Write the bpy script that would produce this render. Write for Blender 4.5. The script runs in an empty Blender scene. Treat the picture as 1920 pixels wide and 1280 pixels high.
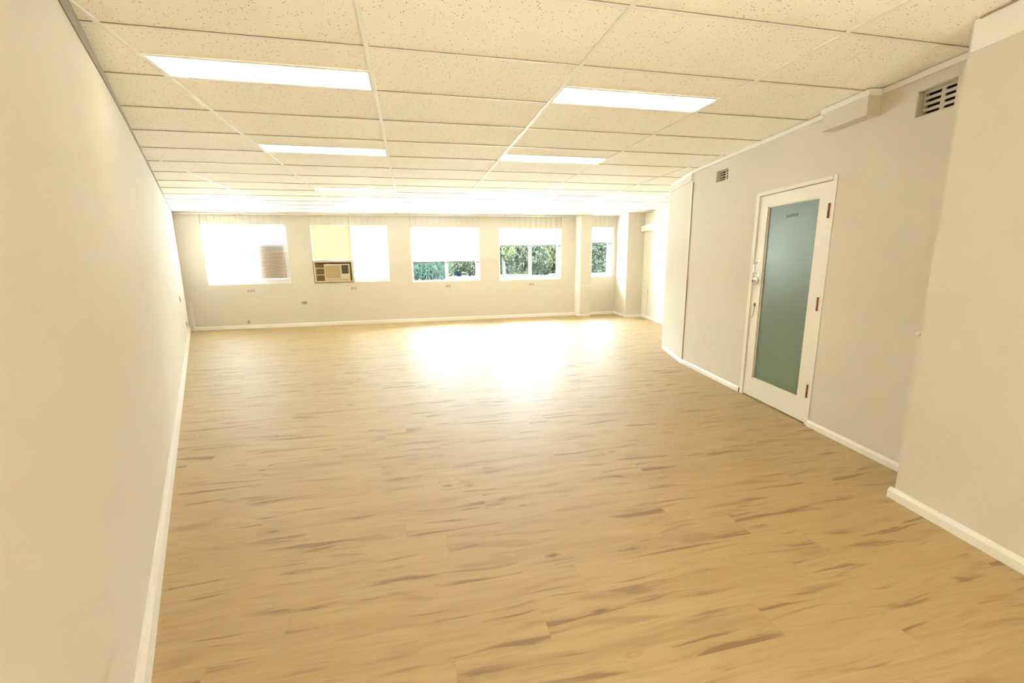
import bpy, bmesh, math, random
from mathutils import Matrix, Vector

random.seed(7)
SC = bpy.context.scene
COL = SC.collection
H = 2.536                                    # ceiling height

# ------------------------------------------------------------------ camera
cam_d = bpy.data.cameras.new('camera')
cam = bpy.data.objects.new('camera', cam_d)
COL.objects.link(cam)
YAW, PIT, ROL = 0.2160, -0.1851, -0.0138
f_ = Vector((math.sin(YAW)*math.cos(PIT), math.cos(YAW)*math.cos(PIT), math.sin(PIT)))
r0 = Vector((math.cos(YAW), -math.sin(YAW), 0))
u0 = r0.cross(f_)
right = math.cos(ROL)*r0 + math.sin(ROL)*u0
up = -math.sin(ROL)*r0 + math.cos(ROL)*u0
m = Matrix((right, up, -f_)).transposed().to_4x4()
m.translation = Vector((1.3644, -1.9889, 1.418))
cam.matrix_world = m
cam_d.sensor_width = 36.0
cam_d.lens = 797.39/1920*36.0
cam_d.shift_x = 11.33/1920
cam_d.shift_y = 0.27/1920*-1
cam_d.clip_start = 0.02
cam_d.clip_end = 400
SC.camera = cam

# ------------------------------------------------------------------ world, sun, exposure
W_STRENGTH = 58.0
SUN = 60.0
LAMP = 6.0
SC.view_settings.view_transform = 'Standard'
SC.view_settings.look = 'None'
SC.view_settings.gamma = 1.0
SC.view_settings.use_curve_mapping = False
SC.view_settings.exposure = 0.0
world = bpy.data.worlds.new('sky')
SC.world = world
world.use_nodes = True
bgn = world.node_tree.nodes['Background']
bgn.inputs[0].default_value = (0.77, 0.88, 1.0, 1)
bgn.inputs[1].default_value = W_STRENGTH
sd = bpy.data.lights.new('sun', 'SUN')
sd.energy = SUN
sd.angle = math.radians(1.0)
sd.color = (1.0, 0.95, 0.86)
sun = bpy.data.objects.new('sun', sd)
COL.objects.link(sun)
sun.location = (-10, -20, 30)
sun.rotation_euler = (math.radians(42), 0, math.radians(-25))
cy = SC.cycles
cy.max_bounces = 14
cy.diffuse_bounces = 8
cy.transparent_max_bounces = 24
cy.use_denoising = True
cy.sample_clamp_indirect = 0

# ------------------------------------------------------------------ materials
def mat(name, col, rough=0.6, metal=0.0, bump=0.0, bscale=200.0, var=0.0, vscale=3.0, spec=0.5):
    mt = bpy.data.materials.new(name)
    mt.use_nodes = True
    nt = mt.node_tree
    b = nt.nodes['Principled BSDF']
    b.inputs['Base Color'].default_value = (*col, 1)
    b.inputs['Roughness'].default_value = rough
    b.inputs['Metallic'].default_value = metal
    b.inputs['Specular IOR Level'].default_value = spec
    tc = nt.nodes.new('ShaderNodeTexCoord')
    if var > 0:
        n = nt.nodes.new('ShaderNodeTexNoise'); n.inputs['Scale'].default_value = vscale
        n.inputs['Detail'].default_value = 4
        nt.links.new(tc.outputs['Object'], n.inputs['Vector'])
        mx = nt.nodes.new('ShaderNodeMix'); mx.data_type = 'RGBA'
        mx.inputs[6].default_value = (*[c*(1-var) for c in col], 1)
        mx.inputs[7].default_value = (*[min(1, c*(1+var)) for c in col], 1)
        nt.links.new(n.outputs['Fac'], mx.inputs[0])
        nt.links.new(mx.outputs[2], b.inputs['Base Color'])
    if bump > 0:
        n = nt.nodes.new('ShaderNodeTexNoise'); n.inputs['Scale'].default_value = bscale
        n.inputs['Detail'].default_value = 3
        nt.links.new(tc.outputs['Object'], n.inputs['Vector'])
        bp = nt.nodes.new('ShaderNodeBump'); bp.inputs['Strength'].default_value = bump
        bp.inputs['Distance'].default_value = 0.002
        nt.links.new(n.outputs['Fac'], bp.inputs['Height'])
        nt.links.new(bp.outputs[0], b.inputs['Normal'])
    return mt

M = {}
M['paint'] = mat('wall_paint', (0.69, 0.635, 0.55), 0.75, bump=0.25, bscale=160, var=0.02, vscale=1.3, spec=0.25)
M['white'] = mat('white_gloss_paint', (0.84, 0.82, 0.77), 0.4, bump=0.05, bscale=60)
M['frame'] = mat('white_aluminium', (0.88, 0.88, 0.88), 0.35)
M['tbar'] = mat('grid_bar_white', (0.86, 0.84, 0.78), 0.5)
M['board'] = mat('lining_board', (0.66, 0.61, 0.53), 0.6, bump=0.1, bscale=40)
M['shadowtrim'] = mat('shaded_wall_angle', (0.30, 0.26, 0.20), 0.7, var=0.15, vscale=6)
M['door'] = mat('door_paint', (0.80, 0.76, 0.68), 0.45, bump=0.05, bscale=30)
M['bead'] = mat('glazing_bead_brown', (0.42, 0.30, 0.18), 0.6)
M['hinge'] = mat('hinge_brown', (0.22, 0.055, 0.022), 0.45, var=0.3, vscale=60)
M['gap'] = mat('shadow_gap_brown', (0.27, 0.19, 0.10), 0.7)
M['chrome'] = mat('chrome', (0.85, 0.84, 0.82), 0.12, metal=1.0)
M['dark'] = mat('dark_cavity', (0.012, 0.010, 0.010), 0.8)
M['ventplate'] = mat('vent_plate', (0.62, 0.58, 0.49), 0.6)
M['sw'] = mat('switch_plate_grey', (0.60, 0.54, 0.46), 0.45)
M['swt'] = mat('switch_plate_tan', (0.58, 0.46, 0.26), 0.45)
M['swk'] = mat('switch_rocker', (0.32, 0.27, 0.2), 0.4)
M['cream'] = mat('cream_plastic', (0.66, 0.58, 0.42), 0.45)
M['tan'] = mat('tan_grille', (0.46, 0.36, 0.20), 0.5)
M['brown'] = mat('brown_backing', (0.28, 0.19, 0.09), 0.6, var=0.2, vscale=12)
M['acdark'] = mat('ac_control_dark', (0.10, 0.085, 0.07), 0.5)
M['aluminium'] = mat('aluminium_trim', (0.7, 0.68, 0.62), 0.35, metal=0.6)
M['rail'] = mat('blind_rail_grey', (0.23, 0.20, 0.18), 0.5)
M['railwhite'] = mat('blind_rail_white', (0.82, 0.80, 0.76), 0.45)
M['cable'] = mat('grey_cable', (0.50, 0.50, 0.50), 0.5)
M['bark'] = mat('bark', (0.014, 0.012, 0.010), 0.9, var=0.4, vscale=3)
M['bluecar'] = mat('blue_car_paint', (0.003, 0.009, 0.020), 0.5, spec=0.1)
M['carglass'] = mat('car_window', (0.02, 0.03, 0.04), 0.1)
M['tyre'] = mat('tyre', (0.02, 0.02, 0.02), 0.8)
M['lampframe'] = mat('lamp_frame_white', (0.85, 0.84, 0.80), 0.5)

def paper_mat(name, col, tr=0.5):
    mt = bpy.data.materials.new(name); mt.use_nodes = True
    nt = mt.node_tree; nt.nodes.clear()
    o = nt.nodes.new('ShaderNodeOutputMaterial'); d = nt.nodes.new('ShaderNodeBsdfDiffuse')
    t = nt.nodes.new('ShaderNodeBsdfTranslucent'); x = nt.nodes.new('ShaderNodeMixShader')
    d.inputs[0].default_value = (*col, 1); t.inputs[0].default_value = (*col, 1)
    x.inputs[0].default_value = tr
    nt.links.new(d.outputs[0], x.inputs[1]); nt.links.new(t.outputs[0], x.inputs[2])
    nt.links.new(x.outputs[0], o.inputs[0])
    return mt
M['slat'] = paper_mat('blind_slat', (0.92, 0.92, 0.92), 0.10)
M['slatb'] = paper_mat('blind_slat_thin', (0.95, 0.94, 0.92), 0.5)
M['slatc'] = paper_mat('blind_slat_cream', (0.62, 0.56, 0.42), 0.015)
M['paper'] = paper_mat('white_sheet', (0.95, 0.95, 0.95), 0.6)
M['signbody'] = paper_mat('sign_tan', (0.50, 0.24, 0.06), 0.09)
M['signdark'] = paper_mat('sign_brown', (0.14, 0.10, 0.05), 0.06)
M['signorange'] = paper_mat('sign_orange', (0.45, 0.12, 0.04), 0.10)
M['signtext'] = paper_mat('sign_pale_text', (0.6, 0.55, 0.4), 0.2)

def leaf_mat(name, a, b):
    mt = bpy.data.materials.new(name); mt.use_nodes = True
    nt = mt.node_tree; nt.nodes.clear()
    o = nt.nodes.new('ShaderNodeOutputMaterial'); d = nt.nodes.new('ShaderNodeBsdfDiffuse')
    t = nt.nodes.new('ShaderNodeBsdfTranslucent'); x = nt.nodes.new('ShaderNodeMixShader')
    tc = nt.nodes.new('ShaderNodeTexCoord'); n = nt.nodes.new('ShaderNodeTexNoise'); n.inputs['Scale'].default_value = 2.6; n.inputs['Detail'].default_value = 4
    mx = nt.nodes.new('ShaderNodeMix'); mx.data_type = 'RGBA'
    mx.inputs[6].default_value = (*a, 1); mx.inputs[7].default_value = (*b, 1)
    nt.links.new(tc.outputs['Object'], n.inputs['Vector']); nt.links.new(n.outputs['Fac'], mx.inputs[0])
    nt.links.new(mx.outputs[2], d.inputs[0]); nt.links.new(mx.outputs[2], t.inputs[0])
    x.inputs[0].default_value = 0.3
    nt.links.new(d.outputs[0], x.inputs[1]); nt.links.new(t.outputs[0], x.inputs[2])
    nt.links.new(x.outputs[0], o.inputs[0])
    return mt
M['leaf'] = [leaf_mat('leaf_grey_green', (0.020, 0.026, 0.018), (0.058, 0.066, 0.046)),
             leaf_mat('leaf_yellow_green', (0.028, 0.036, 0.018), (0.072, 0.080, 0.044)),
             leaf_mat('leaf_teal', (0.005, 0.010, 0.0085), (0.022, 0.036, 0.028))]

def glass_mat():
    mt = bpy.data.materials.new('window_glass'); mt.use_nodes = True
    nt = mt.node_tree; nt.nodes.clear()
    o = nt.nodes.new('ShaderNodeOutputMaterial'); t = nt.nodes.new('ShaderNodeBsdfTransparent')
    g = nt.nodes.new('ShaderNodeBsdfGlossy'); x = nt.nodes.new('ShaderNodeMixShader'); fr = nt.nodes.new('ShaderNodeFresnel')
    t.inputs[0].default_value = (0.94, 0.97, 0.96, 1); g.inputs['Roughness'].default_value = 0.02
    fr.inputs[0].default_value = 1.2
    nt.links.new(fr.outputs[0], x.inputs[0]); nt.links.new(t.outputs[0], x.inputs[1]); nt.links.new(g.outputs[0], x.inputs[2])
    nt.links.new(x.outputs[0], o.inputs[0])
    return mt
M['glass'] = glass_mat()

def frosted():
    mt = mat('frosted_green_glass', (0.125, 0.175, 0.105), 0.32, var=0.12, vscale=1.2, spec=0.6)
    return mt
M['frosted'] = frosted()

def emis(name, col, s):
    mt = bpy.data.materials.new(name); mt.use_nodes = True
    nt = mt.node_tree; b = nt.nodes['Principled BSDF']
    b.inputs['Base Color'].default_value = (0.9, 0.9, 0.88, 1)
    b.inputs['Emission Color'].default_value = (*col, 1); b.inputs['Emission Strength'].default_value = s
    return mt
M['lamp'] = emis('lamp_diffuser', (1.0, 0.86, 0.60), LAMP)

# node helper for floor and ceiling
class N:
    def __init__(s, nt): s.nt = nt
    def math(s, op, a, b=None, c=None):
        n = s.nt.nodes.new('ShaderNodeMath'); n.operation = op
        for i, v in enumerate((a, b, c)):
            if v is None: continue
            if isinstance(v, (int, float)): n.inputs[i].default_value = v
            else: s.nt.links.new(v, n.inputs[i])
        return n.outputs[0]
    def comb(s, x, y, z=0.0):
        n = s.nt.nodes.new('ShaderNodeCombineXYZ')
        for i, v in enumerate((x, y, z)):
            if isinstance(v, (int, float)): n.inputs[i].default_value = v
            else: s.nt.links.new(v, n.inputs[i])
        return n.outputs[0]
    def noise(s, vec, scale=1, detail=3, rough=0.5, dist=0.0):
        n = s.nt.nodes.new('ShaderNodeTexNoise'); s.nt.links.new(vec, n.inputs['Vector'])
        n.inputs['Scale'].default_value = scale; n.inputs['Detail'].default_value = detail
        n.inputs['Roughness'].default_value = rough; n.inputs['Distortion'].default_value = dist
        return n.outputs['Fac']
    def white(s, vec):
        n = s.nt.nodes.new('ShaderNodeTexWhiteNoise'); n.noise_dimensions = '3D'; s.nt.links.new(vec, n.inputs['Vector'])
        return n.outputs['Value']
    def ramp(s, v, lo, hi):
        n = s.nt.nodes.new('ShaderNodeMapRange'); n.interpolation_type = 'SMOOTHSTEP'
        s.nt.links.new(v, n.inputs[0]); n.inputs[1].default_value = lo; n.inputs[2].default_value = hi
        return n.outputs[0]
    def mix(s, f, a, b):
        n = s.nt.nodes.new('ShaderNodeMix'); n.data_type = 'RGBA'
        if isinstance(f, (int, float)): n.inputs[0].default_value = f
        else: s.nt.links.new(f, n.inputs[0])
        for i, v in ((6, a), (7, b)):
            if isinstance(v, tuple): n.inputs[i].default_value = (*v, 1)
            else: s.nt.links.new(v, n.inputs[i])
        return n.outputs[2]

def floor_mat():
    mt = bpy.data.materials.new('oak_laminate'); mt.use_nodes = True
    nt = mt.node_tree; b = nt.nodes['Principled BSDF']; k = N(nt)
    tc = nt.nodes.new('ShaderNodeTexCoord'); sp = nt.nodes.new('ShaderNodeSeparateXYZ')
    nt.links.new(tc.outputs['Object'], sp.inputs[0])
    X, Y = sp.outputs[0], sp.outputs[1]
    PW, PL = 0.185, 1.24
    yy = k.math('DIVIDE', k.math('ADD', Y, 0.12), PW)
    row = k.math('FLOOR', yy); fy = k.math('FRACT', yy)
    off = k.white(k.comb(row, 3.7, 1.1))
    xx = k.math('ADD', k.math('DIVIDE', X, PL), k.math('MULTIPLY', off, 7.0))
    colm = k.math('FLOOR', xx); fx = k.math('FRACT', xx)
    pid = k.white(k.comb(colm, row, 9.1)); pid2 = k.white(k.comb(colm, row, 41.3))
    # per-plank grain space
    gx = k.math('ADD', X, k.math('MULTIPLY', pid, 37.0)); gy = k.math('ADD', Y, k.math('MULTIPLY', pid2, 11.0))
    warp = k.noise(k.comb(k.math('MULTIPLY', gx, 1.6), k.math('MULTIPLY', gy, 5.0), 0.0), 1.0, 2)
    gyw = k.math('ADD', gy, k.math('MULTIPLY', warp, 0.10))
    fine = k.noise(k.comb(k.math('MULTIPLY', gx, 4.0), k.math('MULTIPLY', gyw, 120.0), 0.0), 1.0, 4, 0.6)
    broad = k.noise(k.comb(k.math('MULTIPLY', gx, 1.3), k.math('MULTIPLY', gyw, 16.0), 3.0), 1.0, 3, 0.55)
    streak = k.noise(k.comb(k.math('MULTIPLY', gx, 1.9), k.math('MULTIPLY', gyw, 26.0), 7.0), 1.0, 3, 0.5, 0.4)
    st = k.ramp(streak, 0.555, 0.66)
    smask = k.ramp(k.noise(k.comb(k.math('MULTIPLY', gx, 1.1), k.math('MULTIPLY', gy, 6.0), 21.0), 1.0, 1), 0.40, 0.56)
    st = k.math('MULTIPLY', st, smask)
    wide = k.ramp(k.noise(k.comb(k.math('MULTIPLY', gx, 2.1), k.math('MULTIPLY', gyw, 13.0), 13.0), 1.0, 2, 0.5, 0.3), 0.56, 0.74)
    vo = nt.nodes.new('ShaderNodeTexVoronoi'); vo.feature = 'F1'
    nt.links.new(k.comb(k.math('MULTIPLY', gx, 2.6), k.math('MULTIPLY', gyw, 7.0), 2.0), vo.inputs['Vector']); vo.inputs['Scale'].default_value = 1.0
    vs = nt.nodes.new('ShaderNodeSeparateColor'); nt.links.new(vo.outputs['Color'], vs.inputs[0])
    on = k.math('GREATER_THAN', vs.outputs[0], 0.60)
    knot = k.math('MULTIPLY', k.math('SUBTRACT', 1.0, k.ramp(vo.outputs['Distance'], 0.03, 0.12)), on)
    halo = k.math('MULTIPLY', k.math('SUBTRACT', 1.0, k.ramp(vo.outputs['Distance'], 0.05, 0.34)), on)
    rings = k.math('SINE', k.math('MULTIPLY', vo.outputs['Distance'], 75.0))
    rings = k.math('MULTIPLY', k.math('MULTIPLY', k.ramp(rings, 0.1, 1.0), halo), 0.55)
    base = k.mix(pid, (0.399, 0.276, 0.109), (0.458, 0.324, 0.136))
    base = k.mix(k.ramp(broad, 0.3, 0.75), base, (0.479, 0.349, 0.153))
    base = k.mix(k.math('MULTIPLY', k.ramp(fine, 0.45, 0.75), 0.45), base, (0.319, 0.203, 0.068))
    base = k.mix(k.math('MULTIPLY', wide, 0.5), base, (0.280, 0.168, 0.053))
    base = k.mix(k.math('MULTIPLY', st, 0.85), base, (0.208, 0.116, 0.032))
    base = k.mix(rings, base, (0.296, 0.184, 0.059))
    base = k.mix(k.math('MULTIPLY', knot, 0.80), base, (0.160, 0.086, 0.026))
    # joints
    ey = k.math('MINIMUM', fy, k.math('SUBTRACT', 1.0, fy)); ex = k.math('MINIMUM', fx, k.math('SUBTRACT', 1.0, fx))
    jy = k.math('LESS_THAN', k.math('MULTIPLY', ey, PW), 0.0009); jx = k.math('LESS_THAN', k.math('MULTIPLY', ex, PL), 0.0013)
    j = k.math('MAXIMUM', jx, jy)
    base = k.mix(k.math('MULTIPLY', j, 0.16), base, (0.20, 0.12, 0.05))
    nt.links.new(base, b.inputs['Base Color'])
    b.inputs['Roughness'].default_value = 0.56
    b.inputs['Specular IOR Level'].default_value = 1.0
    b.inputs['Coat Weight'].default_value = 0.25; b.inputs['Coat Roughness'].default_value = 0.5
    bp = nt.nodes.new('ShaderNodeBump'); bp.inputs['Strength'].default_value = 0.12; bp.inputs['Distance'].default_value = 0.001
    nt.links.new(fine, bp.inputs['Height']); nt.links.new(bp.outputs[0], b.inputs['Normal'])
    return mt
M['floor'] = floor_mat()

def ceiling_mat():
    mt = bpy.data.materials.new('pitted_ceiling_tile'); mt.use_nodes = True
    nt = mt.node_tree; b = nt.nodes['Principled BSDF']; k = N(nt)
    tc = nt.nodes.new('ShaderNodeTexCoord')
    vo = nt.nodes.new('ShaderNodeTexVoronoi'); vo.inputs['Scale'].default_value = 78.0
    nt.links.new(tc.outputs['Object'], vo.inputs['Vector'])
    vs = nt.nodes.new('ShaderNodeSeparateColor'); nt.links.new(vo.outputs['Color'], vs.inputs[0])
    size = k.math('MULTIPLY', k.math('POWER', vs.outputs[0], 2.2), 0.31)
    pit = k.math('LESS_THAN', vo.outputs['Distance'], size)
    n1 = k.noise(tc.outputs['Object'], 2.0, 2)
    base = k.mix(n1, (0.92, 0.89, 0.79), (0.94, 0.91, 0.815))
    base = k.mix(k.math('MULTIPLY', pit, 0.85), base, (0.34, 0.22, 0.08))
    nt.links.new(base, b.inputs['Base Color'])
    b.inputs['Roughness'].default_value = 0.85
    b.inputs['Specular IOR Level'].default_value = 0.2
    return mt
M['ceil'] = ceiling_mat()

def grass_mat():
    mt = bpy.data.materials.new('lawn'); mt.use_nodes = True
    nt = mt.node_tree; b = nt.nodes['Principled BSDF']; k = N(nt)
    tc = nt.nodes.new('ShaderNodeTexCoord')
    n1 = k.noise(tc.outputs['Object'], 0.35, 5); n2 = k.noise(tc.outputs['Object'], 8.0, 3)
    base = k.mix(n1, (0.008, 0.0105, 0.004), (0.015, 0.017, 0.0075)); base = k.mix(k.math('MULTIPLY', n2, 0.5), base, (0.007, 0.009, 0.0035))
    nt.links.new(base, b.inputs['Base Color']); b.inputs['Roughness'].default_value = 0.95
    return mt
M['lawn'] = grass_mat()

# ------------------------------------------------------------------ mesh building
class MB:
    def __init__(s): s.v = []; s.f = []
    def quad(s, a, b, c, d):
        i = len(s.v); s.v += [a, b, c, d]; s.f.append((i, i+1, i+2, i+3)); return s
    def box(s, x0, x1, y0, y1, z0, z1):
        i = len(s.v)
        s.v += [(x, y, z) for z in (z0, z1) for y in (y0, y1) for x in (x0, x1)]
        for q in ((0, 2, 3, 1), (4, 5, 7, 6), (0, 1, 5, 4), (2, 6, 7, 3), (0, 4, 6, 2), (1, 3, 7, 5)):
            s.f.append(tuple(i+j for j in q))
        return s
    def prism(s, poly, z0, z1):
        n = len(poly); i = len(s.v)
        s.v += [(x, y, z0) for x, y in poly] + [(x, y, z1) for x, y in poly]
        s.f.append(tuple(range(i+n-1, i-1, -1))); s.f.append(tuple(range(i+n, i+2*n)))
        for k in range(n): s.f.append((i+k, i+(k+1) % n, i+n+(k+1) % n, i+n+k))
        return s
    def extr(s, prof, axis, a0, a1):
        """profile of (p,q) pairs swept along axis; axis 'y': (x,z) profile, axis 'x': (y,z)"""
        n = len(prof); i = len(s.v)
        for a in (a0, a1):
            for p, q in prof: s.v.append((p, a, q) if axis == 'y' else (a, p, q))
        s.f.append(tuple(range(i, i+n))); s.f.append(tuple(range(i+2*n-1, i+n-1, -1)))
        for k in range(n): s.f.append((i+k, i+n+k, i+n+(k+1) % n, i+(k+1) % n))
        return s
    def tube(s, pts, r, seg=8, close=False):
        pts = [Vector(p) for p in pts]; rs = r if isinstance(r, (list, tuple)) else [r]*len(pts)
        i0 = len(s.v); n = len(pts); ref = None
        for j, p in enumerate(pts):
            t = (pts[(j+1) % n if close else min(j+1, n-1)] - pts[(j-1) % n if close else max(j-1, 0)]).normalized()
            if ref is None: ref = Vector((0, 0, 1)) if abs(t.z) < 0.9 else Vector((1, 0, 0))
            a = t.cross(ref).normalized(); bb = t.cross(a).normalized(); ref = a.cross(t).normalized() if False else ref
            for k in range(seg):
                w = 2*math.pi*k/seg; s.v.append(tuple(p + rs[j]*(math.cos(w)*a + math.sin(w)*bb)))
        for j in range(n if close else n-1):
            for k in range(seg):
                a = i0+j*seg; b = i0+((j+1) % n)*seg
                s.f.append((a+k, a+(k+1) % seg, b+(k+1) % seg, b+k))
        if not close:
            s.f.append(tuple(i0+k for k in range(seg))[::-1]); s.f.append(tuple(i0+(n-1)*seg+k for k in range(seg)))
        return s
    def holed(s, a0, a1, z0, z1, holes, t0, t1, axis='y'):
        """wall panel spanning a0..a1 x z0..z1, thickness t0..t1, rectangular holes (a,b,za,zb)"""
        As = sorted({a0, a1, *[h[0] for h in holes], *[h[1] for h in holes]}); Zs = sorted({z0, z1, *[h[2] for h in holes], *[h[3] for h in holes]})
        def solid(i, j):
            if i < 0 or j < 0 or i >= len(As)-1 or j >= len(Zs)-1: return False
            ca = (As[i]+As[i+1])/2; cz = (Zs[j]+Zs[j+1])/2
            return not any(h[0] < ca < h[1] and h[2] < cz < h[3] for h in holes)
        def P(a, t, z): return (t, a, z) if axis == 'y' else (a, t, z)
        for i in range(len(As)-1):
            for j in range(len(Zs)-1):
                if not solid(i, j): continue
                A, B, Z, Y = As[i], As[i+1], Zs[j], Zs[j+1]
                s.quad(P(A, t0, Z), P(B, t0, Z), P(B, t0, Y), P(A, t0, Y)); s.quad(P(A, t1, Y), P(B, t1, Y), P(B, t1, Z), P(A, t1, Z))
                if not solid(i-1, j): s.quad(P(A, t0, Z), P(A, t0, Y), P(A, t1, Y), P(A, t1, Z))
                if not solid(i+1, j): s.quad(P(B, t0, Y), P(B, t0, Z), P(B, t1, Z), P(B, t1, Y))
                if not solid(i, j-1): s.quad(P(A, t0, Z), P(A, t1, Z), P(B, t1, Z), P(B, t0, Z))
                if not solid(i, j+1): s.quad(P(A, t0, Y), P(B, t0, Y), P(B, t1, Y), P(A, t1, Y))
        return s
    def build(s, name, material, parent=None, mw=None, smooth=False, bevel=0.0, weld=True, norm=True):
        me = bpy.data.meshes.new(name); me.from_pydata(s.v, [], s.f)
        if weld or norm:
            bm = bmesh.new(); bm.from_mesh(me)
            if weld: bmesh.ops.remove_doubles(bm, verts=bm.verts, dist=1e-5)
            if norm: bmesh.ops.recalc_face_normals(bm, faces=bm.faces)
            bm.to_mesh(me); bm.free()
        me.materials.append(material)
        if smooth:
            for p in me.polygons: p.use_smooth = True
        o = bpy.data.objects.new(name, me); COL.objects.link(o)
        if mw is not None: o.matrix_world = mw
        if parent is not None: o.parent = parent
        if bevel > 0:
            b = o.modifiers.new('bevel', 'BEVEL'); b.width = bevel; b.segments = 2; b.limit_method = 'ANGLE'
        return o

def lathe(prof, seg=20):
    """profile (r, h) turned about local x axis"""
    b = MB(); n = len(prof)
    for r, h in prof:
        for k in range(seg):
            w = 2*math.pi*k/seg; b.v.append((h, r*math.cos(w), r*math.sin(w)))
    for j in range(n-1):
        for k in range(seg): b.f.append((j*seg+k, j*seg+(k+1) % seg, (j+1)*seg+(k+1) % seg, (j+1)*seg+k))
    b.f.append(tuple(range(seg))); b.f.append(tuple((n-1)*seg+k for k in range(seg))[::-1])
    return b
def shift(b, dx, dy, dz):
    b.v = [(x+dx, y+dy, z+dz) for x, y, z in b.v]; return b

def tag(o, label, cat, group=None, kind=None):
    o['label'] = label; o['category'] = cat
    if group: o['group'] = group
    if kind: o['kind'] = kind
    return o
def struct(o, label=None, cat=None):
    o['kind'] = 'structure'
    if label: o['label'] = label
    if cat: o['category'] = cat
    return o
def empty(name, label=None, cat=None, mw=None, group=None):
    o = bpy.data.objects.new(name, None); COL.objects.link(o); o.empty_display_size = 0.1
    if mw is not None: o.matrix_world = mw
    if label: tag(o, label, cat, group)
    return o
def copy_tree(o, parent=None):
    c = o.copy(); COL.objects.link(c)
    if parent is not None: c.parent = parent
    for ch in list(o.children): copy_tree(ch, c)
    return c
def frame(origin, xa, ya):
    xa = Vector(xa); ya = Vector(ya)
    mm = Matrix((xa, ya, Vector((0, 0, 1)))).transposed().to_4x4(); mm.translation = Vector(origin); return mm
def T(x, y, z): return Matrix.Translation((x, y, z))

# wall frames ------------------------------------------------------
# back: local x along wall (right), y outward.  right: local x outward, y along (away).  left: local x into the room, y along (away)
FB = frame((0, 8.6124, 0), (1, -0.00874, 0), (0.00874, 1, 0))
FR = frame((4.4885, 0, 0), (0.98772, -0.15622, 0), (0.15622, 0.98772, 0))
FL = frame((0.1737, 0, 0), (0.92094, 0.38971, 0), (-0.38971, 0.92094, 0))
FN = frame((4.148, 0, 0), (0.98772, -0.15622, 0), (0.15622, 0.98772, 0))       # near pillar face
FP = frame((6.83, 6.6, 0), (0.98772, -0.15622, 0), (0.15622, 0.98772, 0))      # far panelled wall
def fdir(a, b):
    d = (Vector(b)-Vector(a)).normalized(); return frame((a[0], a[1], 0), (d.y, -d.x, 0), (d.x, d.y, 0))
FF = fdir((4.98, 3.12), (5.305, 4.07))                                          # facet

# ------------------------------------------------------------------ floor, ceiling, walls
Y0 = -3.0
fl = MB().box(-5.2, 9.2, Y0-0.2, 8.9, -0.12, 0).build('floor', M['floor'])
struct(fl, 'light oak laminate floor laid in long planks across the room', 'floor')

# ceiling tiles (with openings where the lamps sit) and the grid
lamps = []
for c in (0, 2, 4):
    for r in (1.5, 4.5, 8.5, 11.5):
        if c == 4 and r < 8: continue
        lamps.append((c, r))
lamps += [(-2, 11.5)]
holes = [(c*1.2+0.012, (c+1)*1.2-0.012, r*0.6+0.006, r*0.6+0.288) for c, r in lamps]
cb = MB(); cb.holed(-5.4, 9.6, -4.2, 9.0, holes, 0, 0.015, axis='x')
cb.v = [(x, z, H+0.007+y) for x, y, z in cb.v]
ce = cb.build('ceiling', M['ceil'])
struct(ce, 'suspended ceiling of cream pitted mineral tiles', 'ceiling')
MB().box(-5.6, 9.8, -4.4, 9.2, H+0.25, H+0.35).build('ceiling', M['dark'])['kind'] = 'structure'
g = MB()
for c in range(-4, 8): g.box(c*1.2-0.012, c*1.2+0.012, -4.2, 9.0, H, H+0.008)
for r in range(-6, 16): g.box(-5.4, 9.6, r*0.6-0.011, r*0.6+0.011, H+0.001, H+0.009)
# thin shadow gap beside the cross bars is the tile edge; bars of the half-width infill beside the lamps
for c, r in lamps: g.box(c*1.2+0.012, c*1.2+1.188, r*0.6-0.008, r*0.6+0.006, H+0.001, H+0.009)
g = g.build('trim_1', M['tbar'])
struct(g, 'white metal grid bars holding the ceiling tiles', 'ceiling grid')
gg = MB()
for r in range(-6, 16): gg.box(-5.4, 9.6, r*0.6-0.0140, r*0.6-0.0113, H+0.003, H+0.0065)
struct(gg.build('trim_2', M['gap']), 'thin brown gap line along the ceiling cross bars', 'ceiling grid')

W = {}
# back wall with five windows; above each a recess lined with boards
WIN = [(-2.995, -1.300, 0.993, 2.300), (-0.795, 0.885, 0.990, 2.290), (1.405, 3.055, 0.961, 2.250), (3.543, 5.165, 0.953, 2.235), (5.975, 6.580, 0.990, 2.270)]
bw = MB().holed(-3.9, 7.6, 0, H+0.1, [(a, b, z0, H+0.1) for a, b, z0, z1 in WIN], 0, 0.22, axis='x')
struct(bw.build('wall_back', M['paint'], mw=FB), 'beige window wall at the far end of the room', 'wall')
for i, (a, b, z0, z1) in enumerate(WIN):
    m_ = MB(); n = 12 if i < 4 else 5; wv = (b-a)/n
    for k in range(n):                      # v-jointed boards
        x0 = a+k*wv; e = 0.006
        m_.extr([(x0, 0.03), (x0+e, 0.022), (x0+wv-e, 0.022), (x0+wv, 0.03), (x0+wv, 0.20), (x0, 0.20)], 'y', 0, 1)
    m_.v = [(x, q, z1+0.004+y*(H+0.09-z1)) for x, y, q in m_.v]
    struct(m_.build('trim_%d' % (i+3), M['board'], mw=FB, weld=False), 'vertical boards lining the recess above window %s' % ('far left', 'with the air conditioner', 'with the half lowered blind', 'beside the pillar', 'in the alcove')[i].strip(), 'wall lining')
# left wall
struct(MB().box(-0.2, 0, -5.0, 9.6, 0, H+0.1).build('wall_left', M['paint'], mw=FL), 'long plain beige wall on the left', 'wall')
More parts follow.
